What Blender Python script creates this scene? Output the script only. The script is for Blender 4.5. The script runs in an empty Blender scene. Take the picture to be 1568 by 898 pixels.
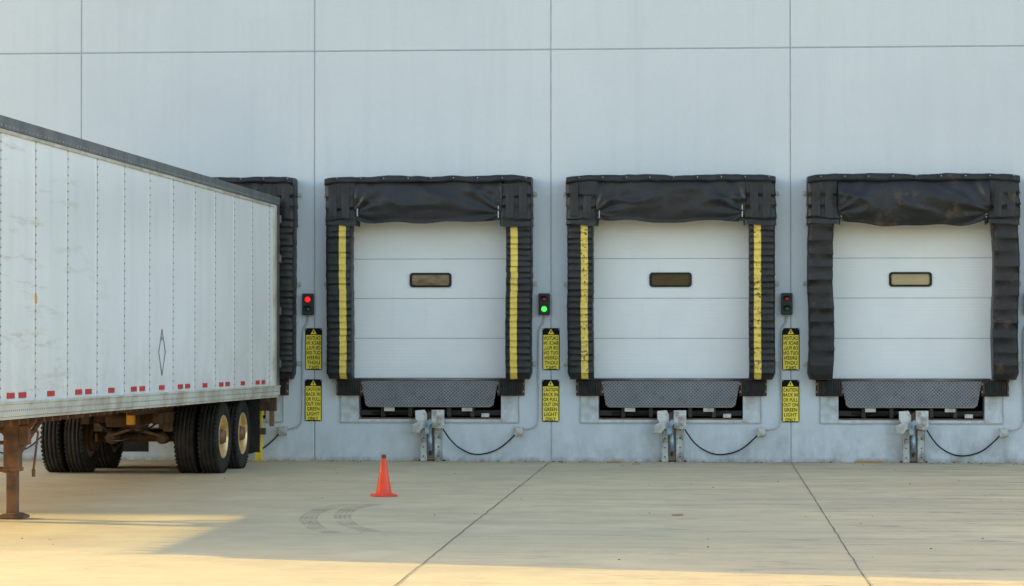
import bpy, bmesh, math, random
from mathutils import Vector, Matrix, noise
random.seed(7)
D2R=math.radians
scene=bpy.context.scene
COL=scene.collection

# ------------------------------------------------------------ materials
def new_mat(name):
    m=bpy.data.materials.new(name); m.use_nodes=True
    nt=m.node_tree; nt.nodes.clear()
    out=nt.nodes.new('ShaderNodeOutputMaterial'); b=nt.nodes.new('ShaderNodeBsdfPrincipled')
    nt.links.new(b.outputs[0],out.inputs[0])
    return m,nt,b
def coords(nt,stretch=(1,1,1),kind='Object'):
    tc=nt.nodes.new('ShaderNodeTexCoord'); mp=nt.nodes.new('ShaderNodeMapping')
    mp.inputs['Scale'].default_value=stretch
    nt.links.new(tc.outputs[kind],mp.inputs['Vector']); return mp.outputs[0]
def nz(nt,vec,scale,detail=5,rough=.55,lo=.35,hi=.65,a=0,b=1):
    n=nt.nodes.new('ShaderNodeTexNoise'); n.inputs['Scale'].default_value=scale
    n.inputs['Detail'].default_value=min(detail,5); n.inputs['Roughness'].default_value=rough
    nt.links.new(vec,n.inputs['Vector'])
    r=nt.nodes.new('ShaderNodeMapRange'); r.clamp=True
    r.inputs[1].default_value=lo; r.inputs[2].default_value=hi
    r.inputs[3].default_value=a; r.inputs[4].default_value=b
    nt.links.new(n.outputs['Fac'],r.inputs[0]); return r.outputs[0]
def mix(nt,fac,a,b,mode='MIX'):
    m=nt.nodes.new('ShaderNodeMix'); m.data_type='RGBA'; m.blend_type=mode
    for s,v in ((m.inputs[0],fac),(m.inputs[6],a),(m.inputs[7],b)):
        if hasattr(v,'links') or hasattr(v,'is_linked'): nt.links.new(v,s)
        elif isinstance(v,(int,float)): s.default_value=v
        else: s.default_value=(v[0],v[1],v[2],1)
    return m.outputs[2]
def math_(nt,op,a,b=0.0):
    m=nt.nodes.new('ShaderNodeMath'); m.operation=op
    for s,v in ((m.inputs[0],a),(m.inputs[1],b)):
        if isinstance(v,(int,float)): s.default_value=v
        else: nt.links.new(v,s)
    return m.outputs[0]
def maprange(nt,v,a,b,c,d):
    r=nt.nodes.new('ShaderNodeMapRange'); r.clamp=True
    for i,x in zip((1,2,3,4),(a,b,c,d)): r.inputs[i].default_value=x
    nt.links.new(v,r.inputs[0]); return r.outputs[0]
def bump(nt,b,h,strength=.3,dist=.01):
    n=nt.nodes.new('ShaderNodeBump'); n.inputs['Strength'].default_value=strength
    n.inputs['Distance'].default_value=dist
    nt.links.new(h,n.inputs['Height']); nt.links.new(n.outputs[0],b.inputs['Normal'])
def M(name,c1,c2=None,scale=4,rough=.6,metal=0,stretch=(1,1,1),lo=.4,hi=.65,bs=0,bscale=60,emis=None,spec=.5):
    m,nt,b=new_mat(name)
    b.inputs['Roughness'].default_value=rough; b.inputs['Metallic'].default_value=metal
    b.inputs['Specular IOR Level'].default_value=spec
    v=coords(nt,stretch)
    if c2 is None: c2=tuple(x*.8 for x in c1)
    f=nz(nt,v,scale,4,.6,lo,hi)
    nt.links.new(mix(nt,f,c1,c2),b.inputs['Base Color'])
    if bs: bump(nt,b,nz(nt,v,bscale,2,.6,.2,.8),bs)
    if emis:
        b.inputs['Emission Color'].default_value=(*emis[:3],1); b.inputs['Emission Strength'].default_value=emis[3]
    return m

def wall_mat():
    m,nt,b=new_mat('painted_concrete'); v=coords(nt)
    c=mix(nt,nz(nt,v,.30,4,.6,.3,.7),(.55,.595,.625),(.615,.655,.67))
    c=mix(nt,nz(nt,v,14,5,.7,.45,.8,0,.18),c,(.45,.48,.50))
    vs=coords(nt,(5,5,.25))
    c=mix(nt,nz(nt,vs,1.0,5,.65,.50,.8,0,.20),c,(.42,.45,.47))
    sp=nt.nodes.new('ShaderNodeSeparateXYZ'); nt.links.new(v,sp.inputs[0])
    g=maprange(nt,sp.outputs[2],.1,.85,1,0)
    east=maprange(nt,sp.outputs[0],-5,4,.45,1)
    g2=math_(nt,'MULTIPLY',math_(nt,'MULTIPLY',g,east),nz(nt,coords(nt,(1,1,.6)),3.0,5,.72,.36,.66))
    c=mix(nt,math_(nt,'MULTIPLY',g2,.85),c,(.29,.285,.27))
    g3=maprange(nt,sp.outputs[2],0,.08,1,0)
    g3=math_(nt,'MULTIPLY',g3,nz(nt,v,5,5,.7,.4,.6,.1,.8))
    c=mix(nt,g3,c,(.18,.15,.11))
    nt.links.new(c,b.inputs['Base Color']); b.inputs['Roughness'].default_value=.75
    bump(nt,b,nz(nt,v,45,4,.7,.2,.8),.12,.006)
    return m
def ground_mat():
    m,nt,b=new_mat('concrete_paving'); v=coords(nt)
    c=mix(nt,nz(nt,v,.22,4,.6,.35,.65),(.62,.495,.30),(.53,.43,.27))
    c=mix(nt,nz(nt,v,1.1,5,.75,.40,.68,0,.6),c,(.42,.345,.225))
    sp=nt.nodes.new('ShaderNodeSeparateXYZ'); nt.links.new(v,sp.inputs[0])
    east=maprange(nt,sp.outputs[0],-4,4.0,.15,1)
    vs=coords(nt,(.16,1.5,1))
    st=math_(nt,'MULTIPLY',nz(nt,vs,1.4,5,.75,.48,.64),east)
    c=mix(nt,math_(nt,'MULTIPLY',st,.55),c,(.25,.225,.185))
    vs2=coords(nt,(.7,3.2,1))
    c=mix(nt,math_(nt,'MULTIPLY',nz(nt,vs2,1.3,5,.78,.55,.65),math_(nt,'MULTIPLY',east,.80)),c,(.125,.12,.115))
    c=mix(nt,nz(nt,v,.6,3,.5,.58,.75,0,.55),c,(.68,.56,.36))
    c=mix(nt,nz(nt,v,9,4,.7,.65,.73,0,.75),c,(.17,.13,.09))
    wt=maprange(nt,sp.outputs[1],-1.1,0,0,.6)
    c=mix(nt,math_(nt,'MULTIPLY',wt,nz(nt,v,2.5,5,.6,.35,.6)),c,(.22,.175,.12))
    nt.links.new(c,b.inputs['Base Color'])
    b.inputs['Roughness'].default_value=.8; b.inputs['Specular IOR Level'].default_value=.2
    bump(nt,b,nz(nt,v,30,5,.75,.2,.8),.3,.008)
    return m
def door_mat():
    m,nt,b=new_mat('door_white'); v=coords(nt)
    c=mix(nt,nz(nt,v,2,4,.6,.35,.7),(.80,.80,.775),(.76,.765,.745))
    c=mix(nt,nz(nt,coords(nt,(6,1,.5)),1.2,5,.7,.6,.85,0,.25),c,(.55,.54,.5))
    nt.links.new(c,b.inputs['Base Color']); b.inputs['Roughness'].default_value=.42
    return m
def vinyl_mat(name='black_vinyl',brown=.0):
    m,nt,b=new_mat(name); v=coords(nt)
    c=mix(nt,nz(nt,v,2.3,5,.65,.35,.7),(.012,.013,.014),(.025,.025,.026))
    c=mix(nt,nz(nt,v,9,5,.7,.58,.8,0,.4),c,(.055,.05,.045))
    if brown: c=mix(nt,nz(nt,v,2.6,5,.65,.58,.70,0,brown),c,(.10,.06,.03))
    nt.links.new(c,b.inputs['Base Color']); b.inputs['Roughness'].default_value=.46
    b.inputs['Specular IOR Level'].default_value=.38
    bump(nt,b,nz(nt,v,14,4,.6,.2,.8),.35,.014)
    return m
def stripe_mat(name,wear):
    m,nt,b=new_mat(name); v=coords(nt,(1,1,1))
    c=mix(nt,nz(nt,v,5,5,.6,.3,.7),(.82,.61,.10),(.68,.49,.09))
    c=mix(nt,nz(nt,v,20,5,.7,wear,wear+.05),c,(.07,.055,.035))
    nt.links.new(c,b.inputs['Base Color']); b.inputs['Roughness'].default_value=.5
    return m
def tread_plate():
    m,nt,b=new_mat('tread_plate'); v=coords(nt)
    vo=nt.nodes.new('ShaderNodeTexVoronoi'); vo.inputs['Scale'].default_value=1
    vo.inputs['Randomness'].default_value=0
    r=nt.nodes.new('ShaderNodeVectorRotate'); r.rotation_type='Y_AXIS'; r.inputs['Angle'].default_value=D2R(45)
    nt.links.new(v,r.inputs['Vector'])
    mp=nt.nodes.new('ShaderNodeMapping')
    mp.inputs['Scale'].default_value=(27,0,27); nt.links.new(r.outputs[0],mp.inputs[0]); nt.links.new(mp.outputs[0],vo.inputs['Vector'])
    f=maprange(nt,vo.outputs['Distance'],.22,.42,1,0)
    base=mix(nt,nz(nt,v,2.2,5,.65,.35,.7),(.16,.165,.175),(.23,.23,.235))
    base=mix(nt,nz(nt,v,6,5,.7,.56,.72,0,.6),base,(.13,.09,.06))
    nt.links.new(mix(nt,math_(nt,'MULTIPLY',f,.85),base,(.025,.025,.027)),b.inputs['Base Color'])
    b.inputs['Roughness'].default_value=.55
    bump(nt,b,f,.5,.006)
    return m
def trailer_mat():
    m,nt,b=new_mat('trailer_white'); v=coords(nt)
    c=mix(nt,nz(nt,v,.5,4,.6,.35,.7),(.84,.815,.78),(.78,.76,.73))
    vs=coords(nt,(1,2.2,.16))
    c=mix(nt,nz(nt,vs,1.3,5,.6,.50,.8,0,.28),c,(.62,.57,.49))
    sp=nt.nodes.new('ShaderNodeSeparateXYZ'); nt.links.new(v,sp.inputs[0])
    low=maprange(nt,sp.outputs[2],1.1,2.3,1,0)
    c=mix(nt,math_(nt,'MULTIPLY',low,nz(nt,v,2.2,5,.7,.42,.85,0,.55)),c,(.50,.42,.31))
    sc=coords(nt,(1,.5,4))
    fw=maprange(nt,sp.outputs[1],-14.5,-9.5,.7,0)
    c=mix(nt,math_(nt,'MULTIPLY',nz(nt,sc,1.2,5,.7,.55,.66),fw),c,(.52,.43,.29))
    nt.links.new(c,b.inputs['Base Color'])
    b.inputs['Roughness'].default_value=.26
    bump(nt,b,nz(nt,coords(nt,(1,.8,.5)),1.8,2,.5,.2,.8),.12,.03)
    return m

m_wall=wall_mat(); m_ground=ground_mat(); m_door=door_mat()
m_vinyl=vinyl_mat(); m_vinyl2=vinyl_mat('worn_black_vinyl',.8)
m_stripe=stripe_mat('yellow_stripe',.64); m_stripe2=stripe_mat('worn_yellow_stripe',.55)
m_tread=tread_plate(); m_trailer=trailer_mat()
m_seal_joint=M('joint_sealant',(.30,.32,.33),(.36,.38,.39),6,.8)
m_roof=M('roof_membrane',(.4,.4,.38),None,1)
m_black=M('black_rubber',(.014,.014,.014),(.032,.03,.028),9,.65,bs=.3,spec=.3)
m_dark=M('dark_pit',(.010,.009,.008),(.025,.02,.016),5,.9,spec=.1)
m_rusty=M('rusty_steel',(.12,.068,.038),(.05,.033,.024),6,.7,.0,bs=.3,spec=.3)
m_pit=M('dark_pit_steel',(.05,.042,.036),(.022,.019,.017),6,.6,.0,spec=.3)  # darker steel tone for the frame inside the pit
m_rust2=M('orange_rust',(.22,.12,.055),(.12,.075,.045),8,.8,spec=.3)
m_galv=M('galvanised_steel',(.50,.50,.48),(.33,.32,.29),7,.45,.4)
m_whitemetal=M('white_painted_steel',(.58,.58,.55),(.20,.165,.12),6,.5,lo=.45,hi=.66)
m_steelblue=M('steel_piston',(.28,.38,.48),(.12,.15,.19),8,.35,.5)
m_frame=M('pit_kerb_paint',(.57,.60,.61),(.33,.32,.29),3,.75,lo=.45,hi=.72)
m_conduit=M('grey_conduit',(.46,.48,.48),None,5,.5,.2)
m_cable=M('black_cable',(.010,.010,.010),None,5,.5,spec=.3)
m_doorgap=M('door_gap',(.46,.47,.47),None,5,.7)
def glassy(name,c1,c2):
    return M(name,c1,c2,1.3,.12,0,stretch=(1,1,2.5),spec=.35)  # tan reflection of the warm-lit surroundings is put into the glass colour
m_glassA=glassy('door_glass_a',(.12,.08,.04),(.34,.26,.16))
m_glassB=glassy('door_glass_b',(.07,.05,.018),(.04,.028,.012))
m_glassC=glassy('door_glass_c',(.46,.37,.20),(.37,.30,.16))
m_boxblack=M('signal_housing',(.020,.024,.024),None,5,.45,spec=.3)
m_red_on=M('red_lens_lit',(.8,.02,.02),(.7,.02,.02),3,.3,emis=(1,.02,.015,.9))
m_red_off=M('red_lens',(.25,.02,.015),None,3,.25)
m_green_on=M('green_lens_lit',(.05,.7,.15),(.05,.6,.1),3,.3,emis=(.10,1,.12,.9))
m_green_off=M('green_lens',(.012,.07,.035),None,3,.25)
m_signblack=M('sign_black',(.010,.010,.009),None,5,.7,spec=.1)
m_signyellow=M('sign_yellow',(.90,.72,.05),(.80,.62,.07),6,.45)
m_orange=M('cone_orange',(.88,.07,.010),(.72,.045,.010),5,.42)
m_yellowpost=M('yellow_paint',(.80,.57,.04),(.50,.36,.06),6,.55)
m_toprail=M('top_rail_grey',(.085,.09,.09),(.15,.15,.14),3,.45,.1)
m_alu=M('aluminium_rail',(.62,.58,.50),(.42,.355,.26),2.2,.45,.1)
m_rivet=M('rivet_metal',(.24,.23,.21),None,5,.5,.2)
m_seam=M('seam_strip',(.50,.485,.46),(.42,.40,.37),3,.45)
m_steelpost=M('rear_post',(.13,.135,.12),(.24,.21,.17),3,.35,.5)
m_red=M('red_reflector',(.62,.018,.018),(.46,.018,.022),6,.3)
m_tyre=M('tyre_rubber',(.015,.014,.013),(.038,.032,.026),4,.8,bs=.2,spec=.22)
m_rim=M('wheel_rim',(.92,.66,.30),(.55,.34,.13),6,.30,.6)  # gold tint paints the reflected yellow ground into the steel colour
m_rimdark=M('hub_rust',(.20,.10,.045),None,6,.6,.2)
m_chassis=M('chassis_paint',(.055,.031,.018),(.13,.062,.03),5,.7,.0,bs=.2,spec=.3)
m_gear=M('landing_gear_rust',(.20,.095,.045),(.085,.048,.03),5,.7,.0,bs=.3,spec=.3)
m_wood=M('scrap_wood',(.45,.24,.11),None,5,.8)
m_joint=M('paving_joint',(.10,.08,.055),(.20,.16,.11),2,.9)
m_amber=M('amber_marker',(.78,.38,.03),None,5,.3)

# ------------------------------------------------------------ mesh builder
class B:
    def __init__(s): s.v=[]; s.f=[]; s.m=[]; s.mats=[]; s.sm=[]
    def mi(s,mat):
        if mat not in s.mats: s.mats.append(mat)
        return s.mats.index(mat)
    def add(s,vs,fs,mat,smooth=False):
        o=len(s.v); s.v+= [tuple(p) for p in vs]; k=s.mi(mat) if not isinstance(mat,list) else None
        for i,f in enumerate(fs):
            s.f.append([o+j for j in f]); s.m.append(k if k is not None else s.mi(mat[i])); s.sm.append(smooth)
    def box(s,x0,x1,y0,y1,z0,z1,mat):
        vs=[Vector((x,y,z)) for x in(x0,x1) for y in(y0,y1) for z in(z0,z1)]
        s.add(vs,[(0,1,3,2),(4,6,7,5),(0,4,5,1),(2,3,7,6),(0,2,6,4),(1,5,7,3)],mat)
    def cyl(s,p0,p1,r0,mat,r1=None,n=20,cap=True):
        p0=Vector(p0);p1=Vector(p1); r1=r0 if r1 is None else r1
        d=(p1-p0).normalized(); a=d.orthogonal().normalized(); b=d.cross(a)
        vs=[];
        for p,r in((p0,r0),(p1,r1)):
            for i in range(n):
                t=2*math.pi*i/n; vs.append(p+a*math.cos(t)*r+b*math.sin(t)*r)
        s.add(vs,[(i,(i+1)%n,n+(i+1)%n,n+i) for i in range(n)],mat,True)
        if cap:
            o=len(s.v)-2*n; k=s.mi(mat)
            s.f.append([o+i for i in range(n)][::-1]); s.m.append(k); s.sm.append(False)
            s.f.append([o+n+i for i in range(n)]); s.m.append(k); s.sm.append(False)
    def lathe(s,prof,c,axis,mat,n=40,mats=None):
        d=Vector(axis).normalized(); a=d.orthogonal().normalized(); b=d.cross(a); c=Vector(c)
        vs=[]
        for ax,r in prof:
            for i in range(n):
                t=2*math.pi*i/n; vs.append(c+d*ax+a*math.cos(t)*r+b*math.sin(t)*r)
        fs=[];ml=[]
        for k in range(len(prof)-1):
            for i in range(n):
                fs.append((k*n+i,k*n+(i+1)%n,(k+1)*n+(i+1)%n,(k+1)*n+i)); ml.append(mats[k] if mats else mat)
        s.add(vs,fs,ml,True)
    def prism(s,pts,y0,y1,mat):
        n=len(pts); vs=[(x,y0,z) for x,z in pts]+[(x,y1,z) for x,z in pts]
        fs=[tuple(range(n)),tuple(range(2*n-1,n-1,-1))]+[(i,n+i,n+(i+1)%n,(i+1)%n) for i in range(n)]
        s.add(vs,fs,mat)
    def grid(s,fn,nu,nv,mat,smooth=True,matfn=None):
        vs=[fn(i,j) for i in range(nu) for j in range(nv)]
        fs=[];ml=[]
        for i in range(nu-1):
            for j in range(nv-1):
                fs.append((i*nv+j,(i+1)*nv+j,(i+1)*nv+j+1,i*nv+j+1)); ml.append(matfn(i,j) if matfn else mat)
        s.add(vs,fs,ml,smooth)
    def done(s,name,parent=None,loc=(0,0,0),bevel=0,warp=None):
        me=bpy.data.meshes.new(name)
        vs=[warp(p) for p in s.v] if warp else s.v
        me.from_pydata(vs,[],s.f)
        for m in s.mats: me.materials.append(m)
        me.polygons.foreach_set('material_index',s.m); me.polygons.foreach_set('use_smooth',s.sm)
        bm=bmesh.new(); bm.from_mesh(me); bmesh.ops.recalc_face_normals(bm,faces=bm.faces); bm.to_mesh(me); bm.free()
        me.update()
        ob=bpy.data.objects.new(name,me); COL.objects.link(ob); ob.location=loc
        if parent: ob.parent=parent
        if bevel:
            md=ob.modifiers.new('bevel','BEVEL'); md.width=bevel; md.segments=2; md.limit_method='ANGLE'; md.angle_limit=D2R(50)
        return ob
def empty(name,loc=(0,0,0),rz=0):
    e=bpy.data.objects.new(name,None); e.empty_display_size=.2; COL.objects.link(e); e.location=loc; e.rotation_euler=(0,0,rz); return e
def tube(name,pts,r,mat,parent,smooth=True):
    cu=bpy.data.curves.new(name,'CURVE'); cu.dimensions='3D'; cu.bevel_depth=r; cu.bevel_resolution=3
    sp=cu.splines.new('NURBS' if smooth else 'POLY'); sp.points.add(len(pts)-1)
    for p,q in zip(sp.points,pts): p.co=(*q,1)
    if smooth: sp.order_u=3; sp.use_endpoint_u=True
    cu.materials.append(mat)
    ob=bpy.data.objects.new(name,cu); COL.objects.link(ob); ob.parent=parent; return ob

DOCKS=[-11.63,-7.95,-4.30,-.60,3.05,6.72]
H=11.2

# ------------------------------------------------------------ ground
g=B(); 
g.add([(-600,-600,0),(600,-600,0),(600,600,0),(-600,600,0)],[(0,1,2,3)],m_ground)
ground=g.done('ground')
j=B()
def ribbon(b,pts,w,z,mat):
    n=len(pts); vs=[]
    for i,p in enumerate(pts):
        a=Vector(pts[max(i-1,0)]); c=Vector(pts[min(i+1,n-1)]); d=(c-a).normalized(); q=Vector((-d.y,d.x))
        ww=w*(1+.5*noise.noise(Vector((p[0]*3,p[1]*3,w*50))))
        vs.append((p[0]+q.x*ww/2,p[1]+q.y*ww/2,z)); vs.append((p[0]-q.x*ww/2,p[1]-q.y*ww/2,z))
    b.add(vs,[(2*i,2*i+1,2*i+3,2*i+2) for i in range(n-1)],mat)
for k in (-3,1,2,4,6):
    x=-6.09+3.66*k
    pts=[(x+.012*noise.noise(Vector((x,i*.9,0))), -.02-i*.4) for i in range(120)]
    ribbon(j,pts,.011,.004,m_joint)
ribbon(j,[(-30+i*.5,-24.5) for i in range(120)],.016,.004,m_joint)
for (x0,y0,L,a) in ((1.4,-.6,7,-1.15),(2.6,-6,6,-1.3),(-1.6,-9,4,-2.2)):
    p=[(x0,y0)]
    for i in range(int(L/.15)):
        aa=a+.9*noise.noise(Vector((x0,i*.35,3))); p.append((p[-1][0]+.15*math.cos(aa),p[-1][1]+.15*math.sin(aa)))
    ribbon(j,p,.005,.004,m_joint)
j.done('paving_joints',ground)
def skid_mat():
    m,nt,b=new_mat('tyre_mark'); v=coords(nt)
    b.inputs['Base Color'].default_value=(.19,.155,.11,1); b.inputs['Roughness'].default_value=.8
    tr=nt.nodes.new('ShaderNodeBsdfTransparent'); ms=nt.nodes.new('ShaderNodeMixShader')
    out=[n for n in nt.nodes if n.type=='OUTPUT_MATERIAL'][0]
    nt.links.new(nz(nt,v,2.0,5,.65,.36,.72,0,.38),ms.inputs[0]); nt.links.new(tr.outputs[0],ms.inputs[1]); nt.links.new(b.outputs[0],ms.inputs[2])
    nt.links.new(ms.outputs[0],out.inputs[0]); return m
m_skid=skid_mat()
sk=B()
def smoothpts(P,n=40):
    out=[]
    for i in range(len(P)-1):
        p0=P[max(i-1,0)];p1=P[i];p2=P[i+1];p3=P[min(i+2,len(P)-1)]
        for k in range(n//len(P)+1):
            t=k/(n//len(P)+1)
            out.append(tuple(.5*((2*p1[q])+(-p0[q]+p2[q])*t+(2*p0[q]-5*p1[q]+4*p2[q]-p3[q])*t*t+(-p0[q]+3*p1[q]-3*p2[q]+p3[q])*t**3) for q in(0,1)))
    out.append(P[-1]); return out
PA=[(-4.1,-10.6),(-4.27,-11.35),(-4.29,-12.2),(-4.19,-13.2),(-3.94,-14.33),(-3.67,-15.03)]
PB=[(-3.8,-10.5),(-3.97,-11.13),(-3.98,-11.9),(-3.87,-12.9),(-3.64,-13.97),(-3.3,-14.85)]
for P in (PA,PB):
    for dx in(-.075,-.025,.025,.075):   # four tread ribs of each tyre
        ribbon(sk,smoothpts([(x+dx,y) for x,y in P]),.040,.004,m_skid)
sk.done('tyre_marks',ground)

# ------------------------------------------------------------ warehouse
wh=empty('warehouse_building')
JX=[-6.09+3.66*k for k in range(-19,13)]
ZJ=6.32
def panel(b,x0,x1,z0,z1,holes,c=.012,gap=.006):
    x0+=gap;x1-=gap
    if z0>.5: z0+=gap
    if z1<H-.5: z1-=gap
    xs=sorted({round(q,4) for q in [x0,x0+c,x1-c,x1]+[h[i] for h in holes for i in(0,1)]})
    zs=sorted({round(q,4) for q in [z0,z0+c,z1-c,z1]+[h[i] for h in holes for i in(2,3)]})
    def y(x,z): return .010 if (abs(x-x0)<1e-3 or abs(x-x1)<1e-3 or (z0>.5 and abs(z-z0)<1e-3) or (z1<H-.5 and abs(z-z1)<1e-3)) else 0
    vid={}
    vs=[]
    for i,x in enumerate(xs):
        for k,z in enumerate(zs): vid[i,k]=len(vs); vs.append((x,y(x,z),z))
    def hole(i,k):
        if i<0 or k<0 or i>=len(xs)-1 or k>=len(zs)-1: return False
        cx=(xs[i]+xs[i+1])/2; cz=(zs[k]+zs[k+1])/2
        return any(h[0]<cx<h[1] and h[2]<cz<h[3] for h in holes)
    fs=[]
    for i in range(len(xs)-1):
        for k in range(len(zs)-1):
            if not hole(i,k): fs.append((vid[i,k],vid[i+1,k],vid[i+1,k+1],vid[i,k+1]))
            else:
                for (a,bb,di,dk) in (((i,k),(i+1,k),0,-1),((i,k+1),(i+1,k+1),0,1),((i,k),(i,k+1),-1,0),((i+1,k),(i+1,k+1),1,0)):
                    if not hole(i+di,k+dk):
                        o=len(vs); p=vs[vid[a]];q=vs[vid[bb]]
                        vs+= [p,q,(q[0],.3,q[2]),(p[0],.3,p[2])]; fs.append((o,o+1,o+2,o+3))
    b.add(vs,fs,m_wall)
w=B()
for a,bx in zip(JX[:-1],JX[1:]):
    holes=[]
    for c in DOCKS:
        if a<c<bx: holes=[(c-1.26,c+1.26,1.25,3.8),(c-1.1,c+1.1,.66,1.25)]
    panel(w,a,bx,0,ZJ,holes); panel(w,a,bx,ZJ,H,[])
w.done('wall_panels',wh)
sj=B()
for x in JX: sj.box(x-.03,x+.03,.008,.05,0,H,m_seal_joint)
for a,bx in zip(JX[:-1],JX[1:]): sj.box(a+.031,bx-.031,.008,.05,ZJ-.03,ZJ+.03,m_seal_joint)
sj.done('wall_joints',wh)
sh=B()
X0,X1=JX[0],JX[-1]
sh.box(X0,X1,44,44.3,0,H,m_wall); sh.box(X0-.3,X0-.002,0,44.3,0,H,m_wall); sh.box(X1+.002,X1+.3,0,44.3,0,H,m_wall)
sh.box(X0,X1,.3,43.99,H-.6,H-.4,m_roof)
sh.box(X0-.3,X1+.3,.06,.3,H-.35,H-.003,m_wall)
sh.box(X0-.35,X1+.35,-.04,.35,H,H+.08,m_galv)
sh.done('shell_and_roof',wh)
ib=B()
for c in DOCKS: ib.box(c-1.5,c+1.5,1.2,1.25,.2,4.2,m_dark); ib.box(c-1.5,c+1.5,.31,1.2,.2,.66,m_dark)
ib.done('dock_pit_interior',wh)

def rrect(hw,hh,r,n=5):
    pts=[]
    for cx,cz,a0 in((hw-r,hh-r,0),(-hw+r,hh-r,90),(-hw+r,-hh+r,180),(hw-r,-hh+r,270)):
        for i in range(n+1):
            t=D2R(a0+90*i/n); pts.append((cx+r*math.cos(t),cz+r*math.sin(t)))
    return pts
for di,c in enumerate(DOCKS):
    d=B(); zs=[1.27,1.885,2.50,3.11,3.72]
    for k in range(4):
        z0,z1=zs[k]+.003,zs[k+1]-.003
        prof=[(.16,z0),(.135,z0+.004)]
        nr=12
        for q in range(1,nr):
            zz=z0+(z1-z0)*q/nr
            prof+=[(.1345,zz-.005),(.1362,zz),(.1345,zz+.005)]
        prof+=[(.135,z1-.004),(.16,z1)]
        d.grid(lambda i,jj: (c-1.25 if i==0 else c+1.25,prof[jj][0],prof[jj][1]),2,len(prof),m_door,False)
    d.box(c-1.25,c+1.25,.141,.20,1.25,3.8,m_doorgap)
    d.box(c-1.2,c+1.2,.12,.139,1.245,1.268,m_black)
    ob=d.done('dock_door',wh)
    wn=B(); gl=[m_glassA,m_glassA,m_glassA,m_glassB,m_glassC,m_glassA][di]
    O=rrect(.325,.112,.05); I=rrect(.288,.081,.03); n=len(O)
    cz=2.785
    for (P,Q,ya,yb) in((O,O,.134,.112),(O,I,.112,.108),(I,I,.108,.128)):
        vs=[(c+p[0],ya,cz+p[1]) for p in P]+[(c+p[0],yb,cz+p[1]) for p in Q]
        wn.add(vs,[(i,(i+1)%n,n+(i+1)%n,n+i) for i in range(n)],m_black)
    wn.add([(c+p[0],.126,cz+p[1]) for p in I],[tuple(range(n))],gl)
    wn.done('door_window',wh)

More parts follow.
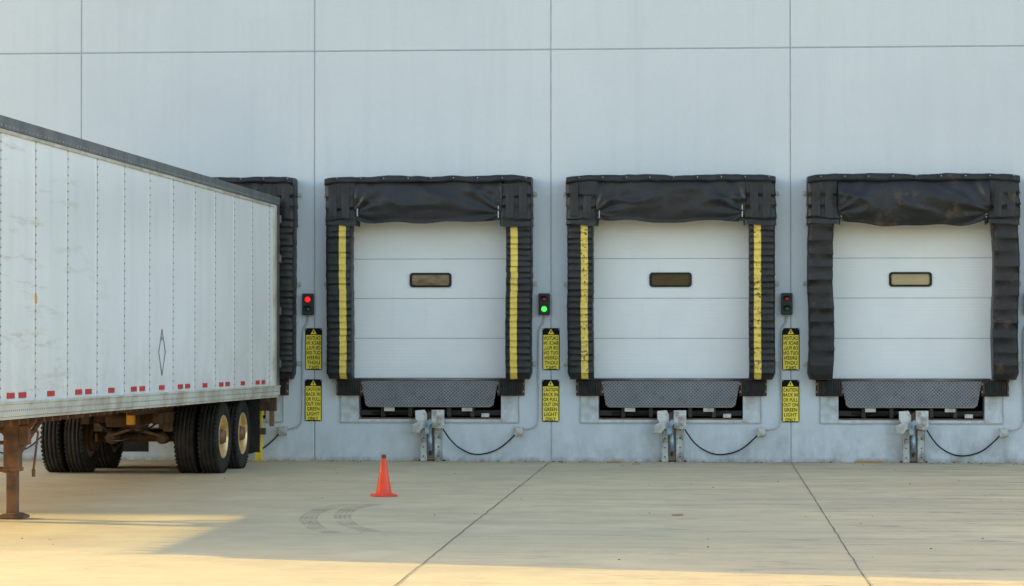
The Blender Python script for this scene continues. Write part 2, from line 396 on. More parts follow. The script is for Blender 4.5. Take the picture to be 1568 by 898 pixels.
# ------------------------------------------------------------ dock seals
def N(x,y,z): return noise.noise(Vector((x,y,z)))
def make_seal(di,c):
    c=c+.01; seed=di*13.7
    root=empty('dock_seal',(c,0,0))
    striped = di!=4
    sm = m_stripe2 if di==3 else m_stripe
    vy = m_vinyl2 if di==4 else m_vinyl
    for s in(-1,1):
        b=B()
        dd=[0,0,.010,.05,.11,.17,.212,.265,.318,.36,.385,.395,.395]
        yy=[0,-.26,-.325,-.348,-.352,-.355,-.356,-.356,-.355,-.35,-.33,-.27,0]
        if not striped: dd=[q*.97 for q in dd]
        rows=[]
        z=1.265; k=0
        pl=.098 if striped else .21
        while z<3.66:
            h=pl*(1+.35*N(k*1.3,seed,s)); lift=.0055+.004*N(k*.7,seed+5,s)
            if not striped: lift*=.75
            rows+=[(z,lift,k),(z+h*.12,lift*.9,k),(z+h*.5,lift*.45,k),(z+h*.97,0,k)]; z+=h; k+=1
        def fn(i,jj):
            z,l,k=rows[i]
            x=s*(1.575-dd[jj]); y=yy[jj]
            wob=.022*N(x*2,z*1.3,seed)+.010*N(x*7,z*5,seed+2)
            fr=max(0,min(1,-y/.3))
            bt=max(0,(1.36-z)/.1); y2=y*(1-.22*bt*bt)
            xx=x+.014*N(s,z*1.1,seed+4)+.007*N(s,z*9,seed+k) + (s*l*.4 if jj<3 else (-s*l*.3 if jj>9 else 0))*fr - s*.04*bt*(1 if jj<4 else 0)
            if not striped: xx+=s*.014*math.sin(z*3.3+seed)+.012*N(z*4,seed,s)
            return (xx,y2-l*fr-wob*fr,z+.012*N(x*5,k*1.7,seed)*fr)
        b.grid(fn,len(rows),len(dd),vy,True,matfn=(lambda i,jj: sm if (striped and 6<=jj<=7) else vy))
        b.box(min(s*1.54,s*1.20),max(s*1.54,s*1.20),-.27,-.01,1.262,1.27,vy)
        b.done('side_pad',root)
        b=B()
        rows=[]; z=3.60; hs=[.10,.19,.17,.22]
        for k in range(4):
            h=hs[k]*(1+.15*N(k,seed+s,2)); lf=.012+.008*N(k,seed,s*3)
            rows+=[(z,lf,k),(z+h*.15,lf*.9,k),(z+h*.6,lf*.3,k),(z+h*.98,0,k)]; z+=h
        dd2=[0,0,.015,.07,.14,.20,.26,.32,.38,.44,.472,.488,.488]
        yy2=[0,-.30,-.375,-.392,-.396,-.398,-.398,-.397,-.396,-.392,-.38,-.30,0]
        def fn2(i,jj):
            z,l,k=rows[i]; x=s*(1.585-dd2[jj]); y=yy2[jj]; fr=max(0,min(1,-y/.35))
            wob=.030*N(x*3,z*2.5,seed+9)+.014*N(x*9,z*6,seed)
            return (x+.6*wob+s*(l*.8 if jj<3 else 0), y-l*fr-wob*fr, z+ .05*N(x*3,k*3.1,seed)*fr)
        b.grid(fn2,len(rows),len(dd2),vy)
        b.done('corner_flaps',root)
        b=B()
        for q in range(2):
            xx=s*(1.46-.20*q)
            def fn3(i,jj):
                z=3.72+.50*i/9; x=xx+(-.06+.12*jj/4)
                return (x+.016*N(x,z*3,q+seed),-.408-.022*(1-i/9)-.012*math.sin(jj/4*math.pi)-.018*N(x*4,z*4,seed+q),z+.04*N(x*3,q,seed)*(1-i/9))
            b.grid(fn3,10,5,vy)
        xi=s*(1.585-.497)
        b.box(min(xi,xi-s*.014),max(xi,xi-s*.014),-.412,-.36,3.72+.06*N(seed,s,0),3.90+.06*N(seed,s,4),m_conduit)
        b.done('corner_tabs',root)
        b=B()
        for zz in (4.1,2.72,1.5):
            b.box(min(s*1.585,s*1.65),max(s*1.585,s*1.65),-.03,-.002,zz-.03,zz+.03,m_galv)
            b.cyl((s*1.635,-.03,zz),(s*1.635,-.05,zz),.016,m_galv,n=8)
        b.done('wall_bracket',root,bevel=.003)
    sag=.0 if di!=4 else .05
    b=B(); nu,nv=101,34
    def fc(i,jj):
        u=-1+2*i/(nu-1); v=jj/(nv-1)
        x=u*1.13
        zb=3.655+.014*math.cos(u*6+seed)+.035*N(u*2.5,seed,1)-sag*(1-u**4)*1.3+.05*abs(u)**8
        z=zb+(4.29-zb)*v
        y=-.365
        for e in(-1,1):
            dx=1.16-e*x; dz=z-3.78; r=math.hypot(dx,dz); th=math.atan2(dz,dx)
            y-=.040*max(0,math.sin(7*th+seed+e))**2*math.exp(-r/.45)*min(1,r/.1)
            y-=.018*math.sin(13*th+seed*2+e)*math.exp(-r/.8)*min(1,r/.2)
        y-=.040*math.sin(math.pi*v)*(1 if di!=4 else 2.6)
        q=N(x*1.1+z*1.5,z*2.4-x*.6,seed+7); y-=.030*(1-abs(q)*4 if abs(q)<.25 else 0)*math.sin(math.pi*v)
        y-=.028*N(x*1.3,z*2.0,seed)+.012*N(x*3+z*3,z*5-x*2,seed+3)
        if v<.05: y-=.012
        return (x,y,z)
    b.grid(fc,nu,nv,vy)
    b.box(-1.14,1.14,-.30,-.01,3.70,4.30,m_black)
    b.done('head_curtain',root)
    b=B(); nu=81
    prof=[(-.01,4.365),(-.2,4.372),(-.385,4.362),(-.42,4.345),(-.428,4.30),(-.423,4.272),(-.40,4.265)]
    def fh(i,jj):
        u=-1+2*i/(nu-1); y,z=prof[jj]
        e=abs(u)**14
        zz=z+.022*N(u*3,jj*.2,seed)+.012*N(u*11,jj*.2,seed)-.035*e
        return (u*1.585,y-.012*N(u*9,jj,seed),zz)
    b.grid(fh,nu,len(prof),vy)
    for s in(-1,1): b.add([(s*1.585,p[0],p[1]-.035) for p in prof]+[(s*1.585,-.01,4.25)],[tuple(range(len(prof)+1))],vy)
    for q in range(-4,5):
        xx=q*.36+.03*N(q,seed,0)
        b.box(xx-.005,xx+.005,-.440,-.424,4.28,4.34,m_black)
        b.cyl((xx+.05,-.42,4.33),(xx+.05,-.44,4.33),.008,m_galv,n=6)
    b.done('head_hood',root)
for di,c in enumerate(DOCKS): make_seal(di,c)

# ------------------------------------------------------------ levellers, bumpers, restraints
for di,c in enumerate(DOCKS):
    root=empty('dock_leveler',(c,0,0))
    b=B()
    top=1.238; bot=.83
    vs=[(-1.06,-.03,top),(1.06,-.03,top),(.985,-.062,bot+.03),(.94,-.066,bot),(-.94,-.066,bot),(-.985,-.062,bot+.03)]
    vs2=[(x,y+.018,z) for x,y,z in vs]
    n=6
    b.add(vs+vs2,[tuple(range(n)),tuple(range(2*n-1,n-1,-1))]+[(i,n+i,n+(i+1)%n,(i+1)%n) for i in range(n)],m_tread)
    b.box(-.94,.94,-.071,-.067,bot,bot+.014,m_steelpost)
    b.done('lip_plate',root)
    b=B()
    b.cyl((-1.07,-.02,1.25),(1.07,-.02,1.25),.02,m_steelpost,n=12)
    b.box(-1.08,1.08,-.01,.28,1.225,1.24,m_tread)
    b.done('lip_hinge',root)
    b=B()
    b.box(-1.09,1.09,.10,.16,.70,.78,m_pit)
    for x in(-.72,-.30,.30,.66): b.box(x-.03,x+.03,-.02,.2,.68,.86,m_pit)
    for x in(-.62,.58): b.box(x-.08,x+.08,-.04,-.02,.765,.825,m_galv)
    b.box(-.16,.22,-.05,.05,.67,.72,m_rusty)
    b.box(.80,.92,-.04,-.02,.675,.735,m_whitemetal)
    b.box(-1.095,1.095,-.012,.012,.645,.664,m_rust2)
    b.cyl((-.9,.05,.74),(.9,.03,.70),.014,m_cable,n=8)
    b.done('pit_frame',root,bevel=.003)
    b=B()
    b.box(-1.37,-1.103,-.014,-.002,.60,1.00,m_frame); b.box(1.103,1.37,-.014,-.002,.60,1.00,m_frame)
    b.box(-1.10,1.10,-.014,-.002,.60,.64,m_frame)
    b.box(-1.385,-1.372,-.02,-.002,.585,1.0,m_conduit); b.box(1.372,1.385,-.02,-.002,.585,1.0,m_conduit)
    b.box(-1.371,1.371,-.02,-.002,.585,.598,m_conduit)
    b.done('pit_kerb',root,bevel=.003)
    for s in(-1,1):
        r=empty('dock_bumper',(c+s*1.245,0,1.13))
        b=B()
        for q in range(9):
            x=-.15+.036*q; b.box(x,x+.032,-.115-.004*(q%2),-.012,-.115+.004*((q*7)%3),.115,m_black)
        b.done('laminated_rubber',r,bevel=.004)
        b=B()
        b.box(-.176,-.156,-.12,-.003,-.10,.10,m_rusty); b.box(.178,.198,-.12,-.003,-.10,.10,m_rusty)
        b.box(-.20,.22,-.012,-.003,-.125,.125,m_rusty)
        for z in(-.06,.06): 
            b.cyl((.198,-.06,z),(.215,-.06,z),.016,m_galv,n=8); b.cyl((-.176,-.06,z),(-.193,-.06,z),.016,m_galv,n=8)
        b.done('steel_angles',r,bevel=.003)
    r=empty('vehicle_restraint',(c,0,0))
    b=B()
    b.box(-.135,-.035,-.09,-.004,.005,.60,m_whitemetal); b.box(.085,.205,-.09,-.004,.005,.60,m_whitemetal)
    b.box(-.034,.084,-.02,-.004,.005,.58,m_steelpost)
    b.box(-.135,-.125,-.13,-.091,.02,.58,m_galv); b.box(.195,.205,-.13,-.091,.02,.58,m_galv)
    for z in (.08,.22,.36,.5):
        b.cyl((-.085,-.09,z),(-.085,-.10,z),.012,m_rusty,n=8); b.cyl((.145,-.09,z),(.145,-.10,z),.012,m_rusty,n=8)
    b.box(-.17,.24,-.03,.0,0.0,.022,m_rusty)
    b.done('track_rails',r,bevel=.004)
    b=B()
    b.prism([(-.20,.66),(-.20,.78),(-.06,.79),(-.02,.72),(-.02,.52),(-.10,.50)],-.22,-.131,m_whitemetal)
    b.prism([(.05,.52),(.05,.79),(.24,.79),(.24,.56),(.18,.50)],-.22,-.131,m_whitemetal)
    b.prism([(-.26,.44),(-.26,.56),(-.10,.64),(-.08,.52),(-.14,.44)],-.26,-.222,m_galv)
    b.prism([(-.02,.60),(-.02,.74),(.05,.77),(.05,.60)],-.20,-.14,m_rusty)
    b.done('carriage_housing',r,bevel=.006)
    b=B()
    b.cyl((.02,-.14,.16),(.02,-.14,.42),.035,m_steelblue); b.cyl((.02,-.14,.42),(.04,-.18,.64),.024,m_galv)
    b.cyl((.02,-.10,.10),(.02,-.14,.16),.02,m_rusty)
    b.prism([(-.05,.42),(-.05,.60),(.03,.66),(.07,.60),(.02,.55),(.02,.42)],-.25,-.22,m_steelblue)
    b.done('hook_and_spring',r,bevel=.004)
    jt=[.02*N(c,q,5) for q in range(3)]
    tube('control_cable',[(.22,-.15,.50),(.30,-.12,.36),(.45,-.06,.20+jt[0]),(.70,-.04,.09+jt[1]*2),(1.0,-.04,.14+jt[2]*2),(1.20,-.04,.28),(1.33,-.05,.42)],.011,m_cable,r)
    e=empty('electrical_conduit',(c,0,0))
    b=B(); b.box(1.32,1.45,-.10,-.002,.40,.53,m_whitemetal); b.box(1.335,1.435,-.108,-.101,.415,.515,m_galv)
    b.done('junction_box',e,bevel=.006)
    tube('conduit_run',[(1.45,-.03,.49),(1.58,-.03,.50),(1.66,-.03,.56),(1.68,-.03,.68),(1.68,-.03,1.6),(1.68,-.03,1.95),(1.70,-.03,2.06),(1.76,-.03,2.12),(1.77,-.03,2.25)],.011,m_conduit,e)

# ------------------------------------------------------------ signals and signs
def text_mesh():
    lines=["CAUTION","BACK IN","OR PULL","OUT ON","GREEN","LIGHT","ONLY"]
    verts=[];faces=[]
    hh=.056; pitch=.0755; z=.222-hh
    for i,l in enumerate(lines):
        cu=bpy.data.curves.new('t','FONT'); cu.body=l; cu.offset=.016; cu.resolution_u=3; cu.space_character=1.08
        ob=bpy.data.objects.new('t',cu); COL.objects.link(ob)
        bpy.context.view_layer.update()
        me=bpy.data.meshes.new_from_object(ob.evaluated_get(bpy.context.evaluated_depsgraph_get()))
        xs=[v.co.x for v in me.vertices]; ys=[v.co.y for v in me.vertices]
        wd=max(xs)-min(xs); ht=max(ys)-min(ys)
        W=.218 if len(l)>5 else (.195 if len(l)>4 else .16)
        o=len(verts)
        for v in me.vertices: verts.append(((v.co.x-min(xs))/wd*W-W/2, 0, z+(v.co.y-min(ys))/ht*hh))
        for p in me.polygons: faces.append([o+k for k in p.vertices])
        z-=pitch
        bpy.data.objects.remove(ob)
    me=bpy.data.meshes.new('sign_lettering'); me.from_pydata(verts,[],faces); me.materials.append(m_signblack); me.update(); return me
TXT=text_mesh()
def sign(x,z,mirror):
    r=empty('caution_sign',(x,0,z))
    b=B(); b.prism(rrect(.132,.322,.012),-.012,-.003,m_signblack)
    for s in(-1,1):
        for q in(-1,1): b.cyl((s*.118,-.012,q*.308),(s*.118,-.018,q*.308),.009,m_galv,n=8)
    b.done('plate',r)
    b=B(); b.prism(rrect(.119,.262,.006),-.0148,-.0125,m_signyellow); 
    b.v=[(x_,y_,z_-.045) for x_,y_,z_ in b.v]
    b.prism([(-.048,.230),(.048,.230),(0,.312)],-.0148,-.0125,m_signyellow)
    b.prism([(-.007,.246),(.007,.246),(.009,.285),(-.009,.285)],-.0165,-.015,m_signblack)
    b.done('yellow_face',r)
    t=bpy.data.objects.new('lettering',TXT); COL.objects.link(t); t.parent=r; t.location=(0,-.0172,-.024)
    if mirror: t.scale=(-1,1,1)
for di,c in enumerate(DOCKS):
    sx=c+[1.85,1.85,1.87,1.83,1.83,1.83][di]
    sign(sx,1.72,True); sign(sx-.005,.93,False)
LX=[c+1.77 for c in DOCKS]
LX[-2]=4.83
for di,c in enumerate(DOCKS):
    x=LX[di]
    r=empty('traffic_signal',(x,0,2.41))
    b=B(); b.box(-.085,.085,-.11,-.003,-.165,.165,m_boxblack); b.done('housing',r,bevel=.012)
    on={0:'g',1:'r',2:'g',3:'n',4:'n',5:'n'}[di]
    for nm,z,mt in(('red_lens',.075,m_red_on if on=='r' else m_red_off),('green_lens',-.075,m_green_on if on=='g' else m_green_off)):
        b=B(); b.lathe([(.0,.046),(.012,.040),(.02,.026),(.024,.001)],(0,-.109,z),(0,-1,0),mt,n=20); b.done(nm,r)
        b=B(); n=16; R=.054
        vs=[];fs=[]
        for i in range(n+1):
            t=D2R(-10+200*i/n); q=.085*max(.25,math.sin(max(0,min(math.pi,t))))
            vs+=[(R*math.cos(t),-.108,z+R*math.sin(t)),(R*math.cos(t),-.108-q,z+R*math.sin(t))]
        fs=[(2*i,2*i+1,2*i+3,2*i+2) for i in range(n)]
        b.add(vs,fs,m_boxblack,True); o=b.done('visor',r); md=o.modifiers.new('s','SOLIDIFY'); md.thickness=.004

# ------------------------------------------------------------ semi trailer
T=empty('semi_trailer',(-7.85,-.5,0),D2R(-2.0))
L=16.15; HW=1.295
warp=lambda p:(p[0],p[1],p[2]+.0068*(-p[1]))
ZB,ZT=1.02,4.02
b=B()
b.box(-HW+.01,HW-.01,-L+.25,-.12,ZB+.12,ZT-.02,m_trailer)
nose=[]
for i in range(9):
    t=math.pi/2*i/8; nose.append((HW-.01-.25+.25*math.cos(t),-L+.25-.25*math.sin(t)))
pr=nose+[(-x,y) for x,y in nose[::-1]]
n=len(pr)
b.add([(x,y,ZB+.12) for x,y in pr]+[(x,y,ZT-.02) for x,y in pr],[(i,i+1,n+i+1,n+i) for i in range(n-1)],m_trailer,True)
b.add([(x,y,ZT-.021) for x,y in pr],[tuple(range(n))],m_trailer)
b.done('box_body',T,warp=warp)
b=B()
for s in(-1,1):
    a,c2=(HW-.008,HW+.022) if s>0 else (-HW-.022,-HW+.008)
    b.box(a,c2,-L+.25,-.02,ZT-.115,ZT+.012,m_toprail)
    a,c2=(HW-.008,HW+.010) if s>0 else (-HW-.010,-HW+.008)
    b.box(a,c2,-L+.25,-.02,ZT-.155,ZT-.116,m_alu)
b.box(-HW+.0,HW-.0,-L+.2,-.02,ZT-.02,ZT+.004,m_toprail)
b.done('top_rail',T,bevel=.004,warp=warp)
b=B()
for s in(-1,1):
    a,c2=(HW-.008,HW+.024) if s>0 else (-HW-.024,-HW+.008)
    b.box(a,c2,-L+.25,-.02,ZB,ZB+.124,m_alu)
    a,c2=(HW-.008,HW+.034) if s>0 else (-HW-.034,-HW+.008)
    b.box(a,c2,-L+.25,-.02,ZB+.125,ZB+.150,m_alu)
    a,c2=(HW-.06,HW+.012) if s>0 else (-HW-.012,-HW+.06)
    b.box(a,c2,-L+.25,-.02,ZB-.03,ZB-.003,m_alu)
b.done('bottom_rail',T,bevel=.004,warp=warp)
b=B(); rv=B()
def rivet(x,y,z,s,r=.009,mat=None):
    mat=mat or m_rivet
    vs=[(x,y+r*math.cos(k*math.pi/3),z+r*math.sin(k*math.pi/3)) for k in range(6)]+[(x+s*r*.6,y,z)]
    rv.add(vs,[(k,(k+1)%6,6) for k in range(6)],mat)
for s in(-1,1):
    for k in range(13):
        y=-(.75+1.225*k)
        a,c2=sorted((s*(HW-.012),s*(HW-.004)))
        b.box(a,c2,y-.030,y+.030,ZB+.15,ZT-.155,m_trailer)
        a,c2=sorted((s*(HW-.012),s*(HW-.002)))
        b.box(a,c2,y-.012,y+.012,ZB+.15,ZT-.155,m_seam)
        for q in range(31):
            rivet(s*(HW-.001),y,ZB+.20+q*.088,s,.016)
    for q in range(220):
        y=-.15-q*.07
        if -y>L-.3: break
        if q%2==0: rivet(s*(HW+.023),y,ZT-.085,s,.011,m_galv)
        rivet(s*(HW+.025),y,ZB+.06,s,.011)
b.done('panel_seams',T,warp=warp); rv.done('rivets',T,warp=warp)
b=B()
for s in(-1,1):
    def tape(y0,y1,mat,dz=0):
        a,c2=sorted((s*(HW-.012),s*(HW-.0005)))
        b.box(a,c2,-y1,-y0,ZB+.182+dz,ZB+.240+dz,mat)
    for y in(2.6,5.03,7.45,9.9,12.4,14.9): tape(y-.13,y+.13,m_red)
    for y in(1.35,3.82,6.25,8.65,11.1,13.65): tape(y-.33,y-.08,m_red); tape(y+.08,y+.33,m_red); 
b.done('reflective_tape',T,warp=warp)
b=B(); y0,z0=-7.45,1.67; a=.17; hgt=.29; X=HW-.004
for (p,q) in(((0,1),(1,0)),((1,0),(0,-1)),((0,-1),(-1,0)),((-1,0),(0,1))):
    b.cyl((X,y0+a*p[0],z0+hgt*p[1]),(X,y0+a*q[0],z0+hgt*q[1]),.005,m_rivet,n=6)
b.box(X-.004,X+.004,y0-.03,y0+.03,z0+.15,z0+.19,m_galv)
b.box(X-.003,X+.006,-13.02,-12.95,2.18,2.26,m_amber)
b.done('placard_holder',T,warp=warp)
b=B()
for s in(-1,1):
    a,c2=sorted((s*(HW-.12),s*(HW+.012)))
    b.box(a,c2,-.119,0,ZB-.02,ZT+.02,m_steelpost)
    a,c2=sorted((s*(HW-.03),s*(HW+.018)))
    b.box(a,c2,-.42,-.26,ZB+.151,ZT-.12,m_alu)
    b.box(a,c2,-.255,-.122,ZB+.151,ZT-.12,m_steelpost)
    for z in(1.5,2.3,3.1,3.7):
        a,c2=sorted((s*(HW+.012),s*(HW+.04))); b.box(a,c2,-.08,0.01,z-.06,z+.06,m_steelpost)
b.box(-HW+.121,HW-.121,-.119,0,ZT-.16,ZT+.02,m_steelpost)
b.box(-HW+.121,HW-.121,-.119,0,ZB-.10,ZB+.08,m_steelpost)
b.box(-HW+.123,HW-.123,-.08,-.03,ZB+.083,ZT-.163,m_trailer)
for x in(-.5,.5): b.box(x-.05,x+.05,-.10,-.02,.50,ZB-.10,m_rusty)
b.box(-1.1,1.1,-.11,-.01,.42,.52,m_rusty)
for s in(-1,1):
    a,c2=sorted((s*.95,s*1.27)); b.box(a,c2,-.10,-.02,.78,ZB-.02,m_rusty)
    a,c2=sorted((s*1.18,s*1.24)); b.box(a,c2,-.16,-.06,.55,.78,m_rust2)
b.done('rear_frame',T,bevel=.005,warp=warp)
b=B()
for k in range(52):
    y=-.35-.305*k; b.box(-HW+.03,HW-.03,y-.03,y+.03,ZB-.005,ZB+.11,m_chassis)
AX=[-1.95,-3.25]; OX=-.10
for s in(-1,1):
    a,c2=sorted((s*.42,s*.50)); b.box(a,c2,-5.8,-.3,ZB-.14,ZB-.01,m_chassis)
    a,c2=sorted((s*.44,s*.54)); b.box(a,c2,-4.5,-.9,ZB-.30,ZB-.143,m_chassis)
for y in(-.9,-2.55,-4.3): b.box(-.43,.43,y-.05,y+.05,ZB-.28,ZB-.16,m_chassis)
for ya in AX:
    b.cyl((-.95+OX,ya,.50),(.95+OX,ya,.50),.065,m_chassis)
    for s in(-1,1):
        x=s*.49
        b.box(x-.05,x+.05,ya-.06,ya+.06,.56,.70,m_rusty)
        for k in range(5): b.box(x-.04,x+.04,ya-.50+.05*k,ya+.50-.05*k,.70-.018*k,.716-.018*k,m_rusty)
        b.prism([(x-.06,.60),(x-.06,.86),(x+.06,.86),(x+.06,.60)],ya-.60,ya-.52,m_rusty)
        b.cyl((s*.36,ya-.20,.50),(s*.36,ya-.38,.50),.085,m_rusty,n=18); b.cyl((s*.36,ya-.38,.50),(s*.36,ya-.42,.50),.06,m_rusty,n=18)
        b.cyl((s*.36,ya-.20,.50),(s*.36,ya-.05,.46),.02,m_rusty)
        b.box(s*.62-.02,s*.62+.02,ya-.22,ya-.02,.44,.56,m_rust2)
b.cyl((-.5,-4.1,.80),(.45,-3.6,.50),.022,m_rust2,n=8); b.cyl((.5,-4.1,.80),(-.45,-3.6,.50),.022,m_rusty,n=8)
b.cyl((-.2,-4.45,.78),(.25,-4.45,.78),.10,m_chassis)
b.box(.12,.22,-4.66,-4.56,.72,.94,m_amber)
b.done('under_frame',T,bevel=.003)
tubes=[[(-.4,-4.2,.75),(-.2,-4.25,.55),(0,-4.2,.70),(.2,-4.25,.56),(.4,-4.1,.72)],[(-.3,-3.9,.5),(-.1,-4.2,.42),(.2,-4.1,.60)]]
for p in tubes: tube('air_hose',p,.012,m_cable,T)
def tyre(b,x,ya,s,outer):
    R=.51; w=.135
    prof=[(-w+.01,.30),(-w-.004,.36),(-w-.006,.43),(-w+.006,.48),(-w+.022,.502)]
    gr=[-.085,-.03,.03,.085]
    t=[(-w+.03,.508)]
    for gx in gr: t+=[(gx-.007,R),(gx-.006,R-.014),(gx+.006,R-.014),(gx+.007,R)]
    t+=[(w-.03,.508)]
    prof+=t+[(w-.022,.502),(w-.006,.48),(w+.006,.43),(w+.004,.36),(w-.01,.30)]
    b.lathe(prof,(x,ya,R),(1,0,0),m_tyre,n=56)
    for k in range(48):
        a=2*math.pi*k/48; 
        for e in(-1,1):
            M_=Matrix.Rotation(a,3,'X'); cc=Vector((x+e*(w-.018),ya,R))
            vs=[]
            for dx in(-.016,.016):
                for dy in(-.016,.016):
                    for dz in(.498,.5125): vs.append(cc+M_@Vector((dx,dy,dz)))
            b.add(vs,[(0,1,3,2),(4,6,7,5),(0,4,5,1),(2,3,7,6),(0,2,6,4),(1,5,7,3)],m_tyre)
def rim(b,x,ya,s,outer):
    R=.51
    if outer:
        o=s
        prof=[(o*.125,.305),(o*.135,.295),(o*.12,.283),(o*.06,.272),(o*-.02,.262),(o*-.045,.24),(o*-.05,.17),(o*-.035,.135),(o*.03,.12),(o*.12,.10),(o*.15,.085),(o*.155,.001)]
        mm=[m_rim]*7+[m_rim,m_rimdark,m_rimdark,m_rimdark]
        b.lathe(prof,(x,ya,R),(1,0,0),m_rim,n=40,mats=mm)
        for k in range(10):
            a=2*math.pi*k/10; p=Vector((x-o*.045,ya+.165*math.cos(a),R+.165*math.sin(a)))
            b.cyl(p,p+Vector((o*.045,0,0)),.016,m_rimdark,n=8)
    else:
        b.cyl((x-.12,ya,R),(x+.12,ya,R),.29,m_rimdark,n=32)
    b.cyl((x-s*.20,ya,R),(x-s*.10,ya,R),.21,m_rusty,n=28)
for ai,ya in enumerate(AX):
    for s in(-1,1):
        b=B()
        ox=-.11 if s>0 else -.07
        xo=s*(1.27-.135)+ox; xi=s*(1.27-.135-.335)+ox
        tyre(b,xo,ya,s,True); tyre(b,xi,ya,s,False); rim(b,xo,ya,s,True); rim(b,xi,ya,s,False)
        b.done('dual_wheel',T)
b=B()
for s in(-1,1):
    x=s*.95; y=-12.65
    b.box(x-.08,x+.08,y-.08,y+.08,.52,1.10,m_gear)
    b.box(x-.055,x+.055,y-.055,y+.055,.04,.52,m_gear)
    b.box(x-.09,x+.09,y-.09,y+.09,.50,.54,m_gear)
    b.prism([(x-.145,.006),(x+.145,.006),(x+.145,.03),(x+.06,.06),(x-.06,.06),(x-.145,.03)],y-.14,y+.14,m_gear)
    b.prism([(x-.20,1.06),(x+.24,1.06),(x+.24,1.0),(x+.09,.86),(x-.09,.86),(x-.20,1.0)],y-.02,y+.02,m_gear)
    b.box(x-.2,x+.28,y-.2,y+.2,1.06,1.09,m_gear)
    b.cyl((x,y+.08,.62),(x-s*.0,y+1.2,1.08),.03,m_gear,n=8)
b.cyl((.9,-12.65,.50),(-.9,-12.65,.95),.028,m_gear,n=8); b.cyl((-.9,-12.65,.50),(.9,-12.65,.95),.028,m_gear,n=8)
b.cyl((-.9,-12.65,.80),(.9,-12.65,.80),.02,m_gear,n=8)
b.box(1.03,1.13,-12.72,-12.58,.78,.98,m_gear)
b.cyl((1.13,-12.6,.92),(1.21,-12.6,.92),.015,m_gear,n=8); b.cyl((1.21,-12.6,.92),(1.16,-12.6,.52),.013,m_gear,n=8); b.cyl((1.16,-12.6,.52),(1.16,-12.6,.44),.02,m_gear,n=8)
b.done('landing_gear',T,bevel=.004)
b=B(); b.box(-.6,.6,-15.9,-14.2,ZB-.02,ZB-.008,m_chassis); b.cyl((0,-15.2,ZB-.02),(0,-15.2,ZB-.1),.045,m_steelpost); b.done('kingpin_plate',T,warp=warp)
b=B()
for s in(-1,1): b.box(s*.85-.3,s*.85+.3,-.72,-.71,.18,.98,m_black)
b.done('mud_flap',T)

# ------------------------------------------------------------ guide post behind trailer
gp=empty('yellow_guide_post',(-6.90,-.30,0))
b=B(); b.box(-.05,.05,-.05,.05,.012,.86,m_yellowpost); b.box(-.1,.1,-.1,.1,.0015,.0118,m_yellowpost); b.box(-.04,.04,.052,.26,.70,.78,m_yellowpost)
b.done('post',gp,bevel=.008)

# ------------------------------------------------------------ cone
cn=empty('traffic_cone',(-3.91,-9.0,0),.3)
b=B()
pts=rrect(.145,.145,.03)
n=len(pts)
for z0,z1,sc0,sc1 in((.004,.022,1,1),(.022,.030,1,.93)):
    vs=[(x*sc0,y*sc0,z0) for x,y in pts]+[(x*sc1,y*sc1,z1) for x,y in pts]
    b.add(vs,[(i,(i+1)%n,n+(i+1)%n,n+i) for i in range(n)],m_orange)
b.add([(x*.93,y*.93,.030) for x,y in pts],[tuple(range(n))],m_orange)
b.lathe([(.028,.105),(.036,.100),(.05,.094),(.30,.052),(.44,.031),(.455,.029),(.458,.024)],(0,0,0),(0,0,1),m_orange,n=36)
b.done('cone_body',cn)
b=B(); b.lathe([(.452,.026),(.47,.030),(.495,.029),(.50,.024),(.50,.014),(.44,.012)],(0,0,0),(0,0,1),m_gear,n=24); b.done('cone_top_ring',cn)

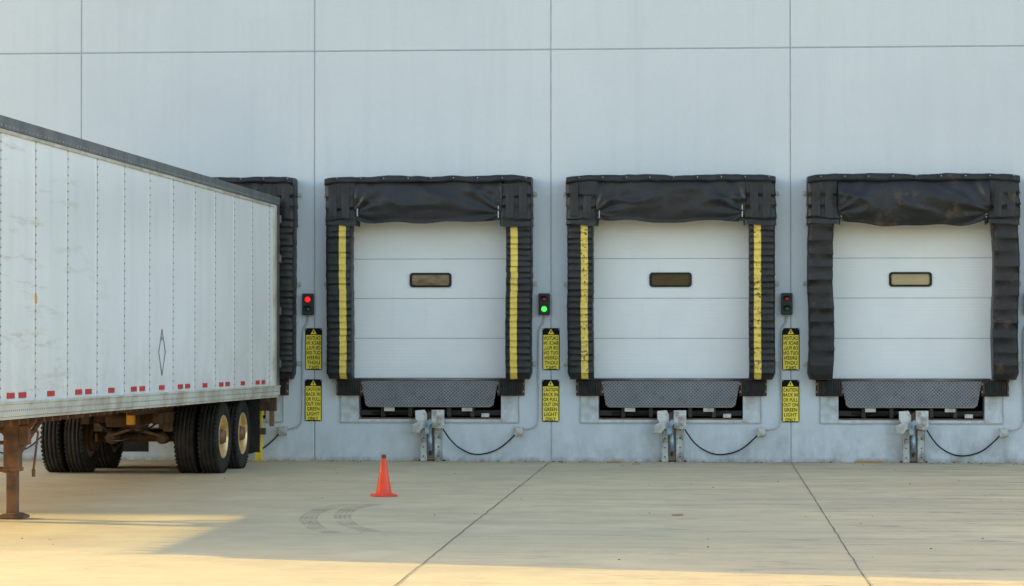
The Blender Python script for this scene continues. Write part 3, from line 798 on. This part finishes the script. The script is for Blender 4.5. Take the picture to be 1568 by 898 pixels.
# ------------------------------------------------------------ debris
def plank(x,y,l,w,h,a,mat=m_wood):
    b=B(); b.box(-l/2,l/2,-w/2,w/2,0,h,mat); o=b.done('wood_scrap',None,(x,y,.002),bevel=.003); o.rotation_euler=(0,0,a)
plank(-1.45,-.35,.22,.05,.025,.1); plank(2.4,-.12,.42,.06,.03,-.03); plank(-1.1,-.9,.1,.05,.02,.7); plank(-.35,-12.2,.12,.04,.015,.3)
lb=B()
for k in range(230):
    x=random.uniform(-7,5); y=-abs(random.gauss(0,.22))-.02 if k%3 else random.uniform(-18,-.5)
    s=random.uniform(.006,.024 if k%3 else .016); a=random.random()*3
    q=[(x+s*math.cos(a+t)*random.uniform(.6,1.2),y+s*math.sin(a+t)*random.uniform(.6,1.2)) for t in(0,1.3,2.6,3.9,5.2)]
    lb.add([(p[0],p[1],.001) for p in q]+[(x,y,s*.7)],[(i,(i+1)%5,5) for i in range(5)],random.choice([m_wood,m_rusty,m_dark]))
lb.done('litter_and_grit',ground)

# ------------------------------------------------------------ light, sky, camera
EL=12.65; PH=14.4
d=Vector((math.cos(D2R(EL))*math.cos(D2R(PH)),-math.cos(D2R(EL))*math.sin(D2R(PH)),-math.sin(D2R(EL))))
sd=bpy.data.lights.new('sun','SUN'); sd.energy=11; sd.angle=D2R(.5); sd.color=(1,.74,.20)
so=bpy.data.objects.new('sun',sd); COL.objects.link(so); so.rotation_euler=d.to_track_quat('-Z','Y').to_euler(); so.location=(-30,10,15)
wd=bpy.data.worlds.new('World'); scene.world=wd; wd.use_nodes=True
nt=wd.node_tree; bg=nt.nodes['Background']; sky=nt.nodes.new('ShaderNodeTexSky'); sky.sky_type='NISHITA'
sky.sun_disc=False; sky.sun_elevation=D2R(EL); sky.sun_rotation=math.atan2(-d.x,-d.y)
sky.air_density=1.0; sky.dust_density=2.5; sky.ozone_density=.6
nt.links.new(sky.outputs[0],bg.inputs[0]); bg.inputs[1].default_value=.60
cam=bpy.data.cameras.new('camera'); co=bpy.data.objects.new('camera',cam); COL.objects.link(co)
cam.sensor_width=36; cam.lens=94.1; cam.clip_end=3000; cam.clip_start=.5
co.location=(0,-41,1.94); co.rotation_euler=(D2R(90+.894),0,D2R(4.227))
scene.camera=co
scene.view_settings.view_transform='Standard'; scene.view_settings.look='None'; scene.view_settings.exposure=0
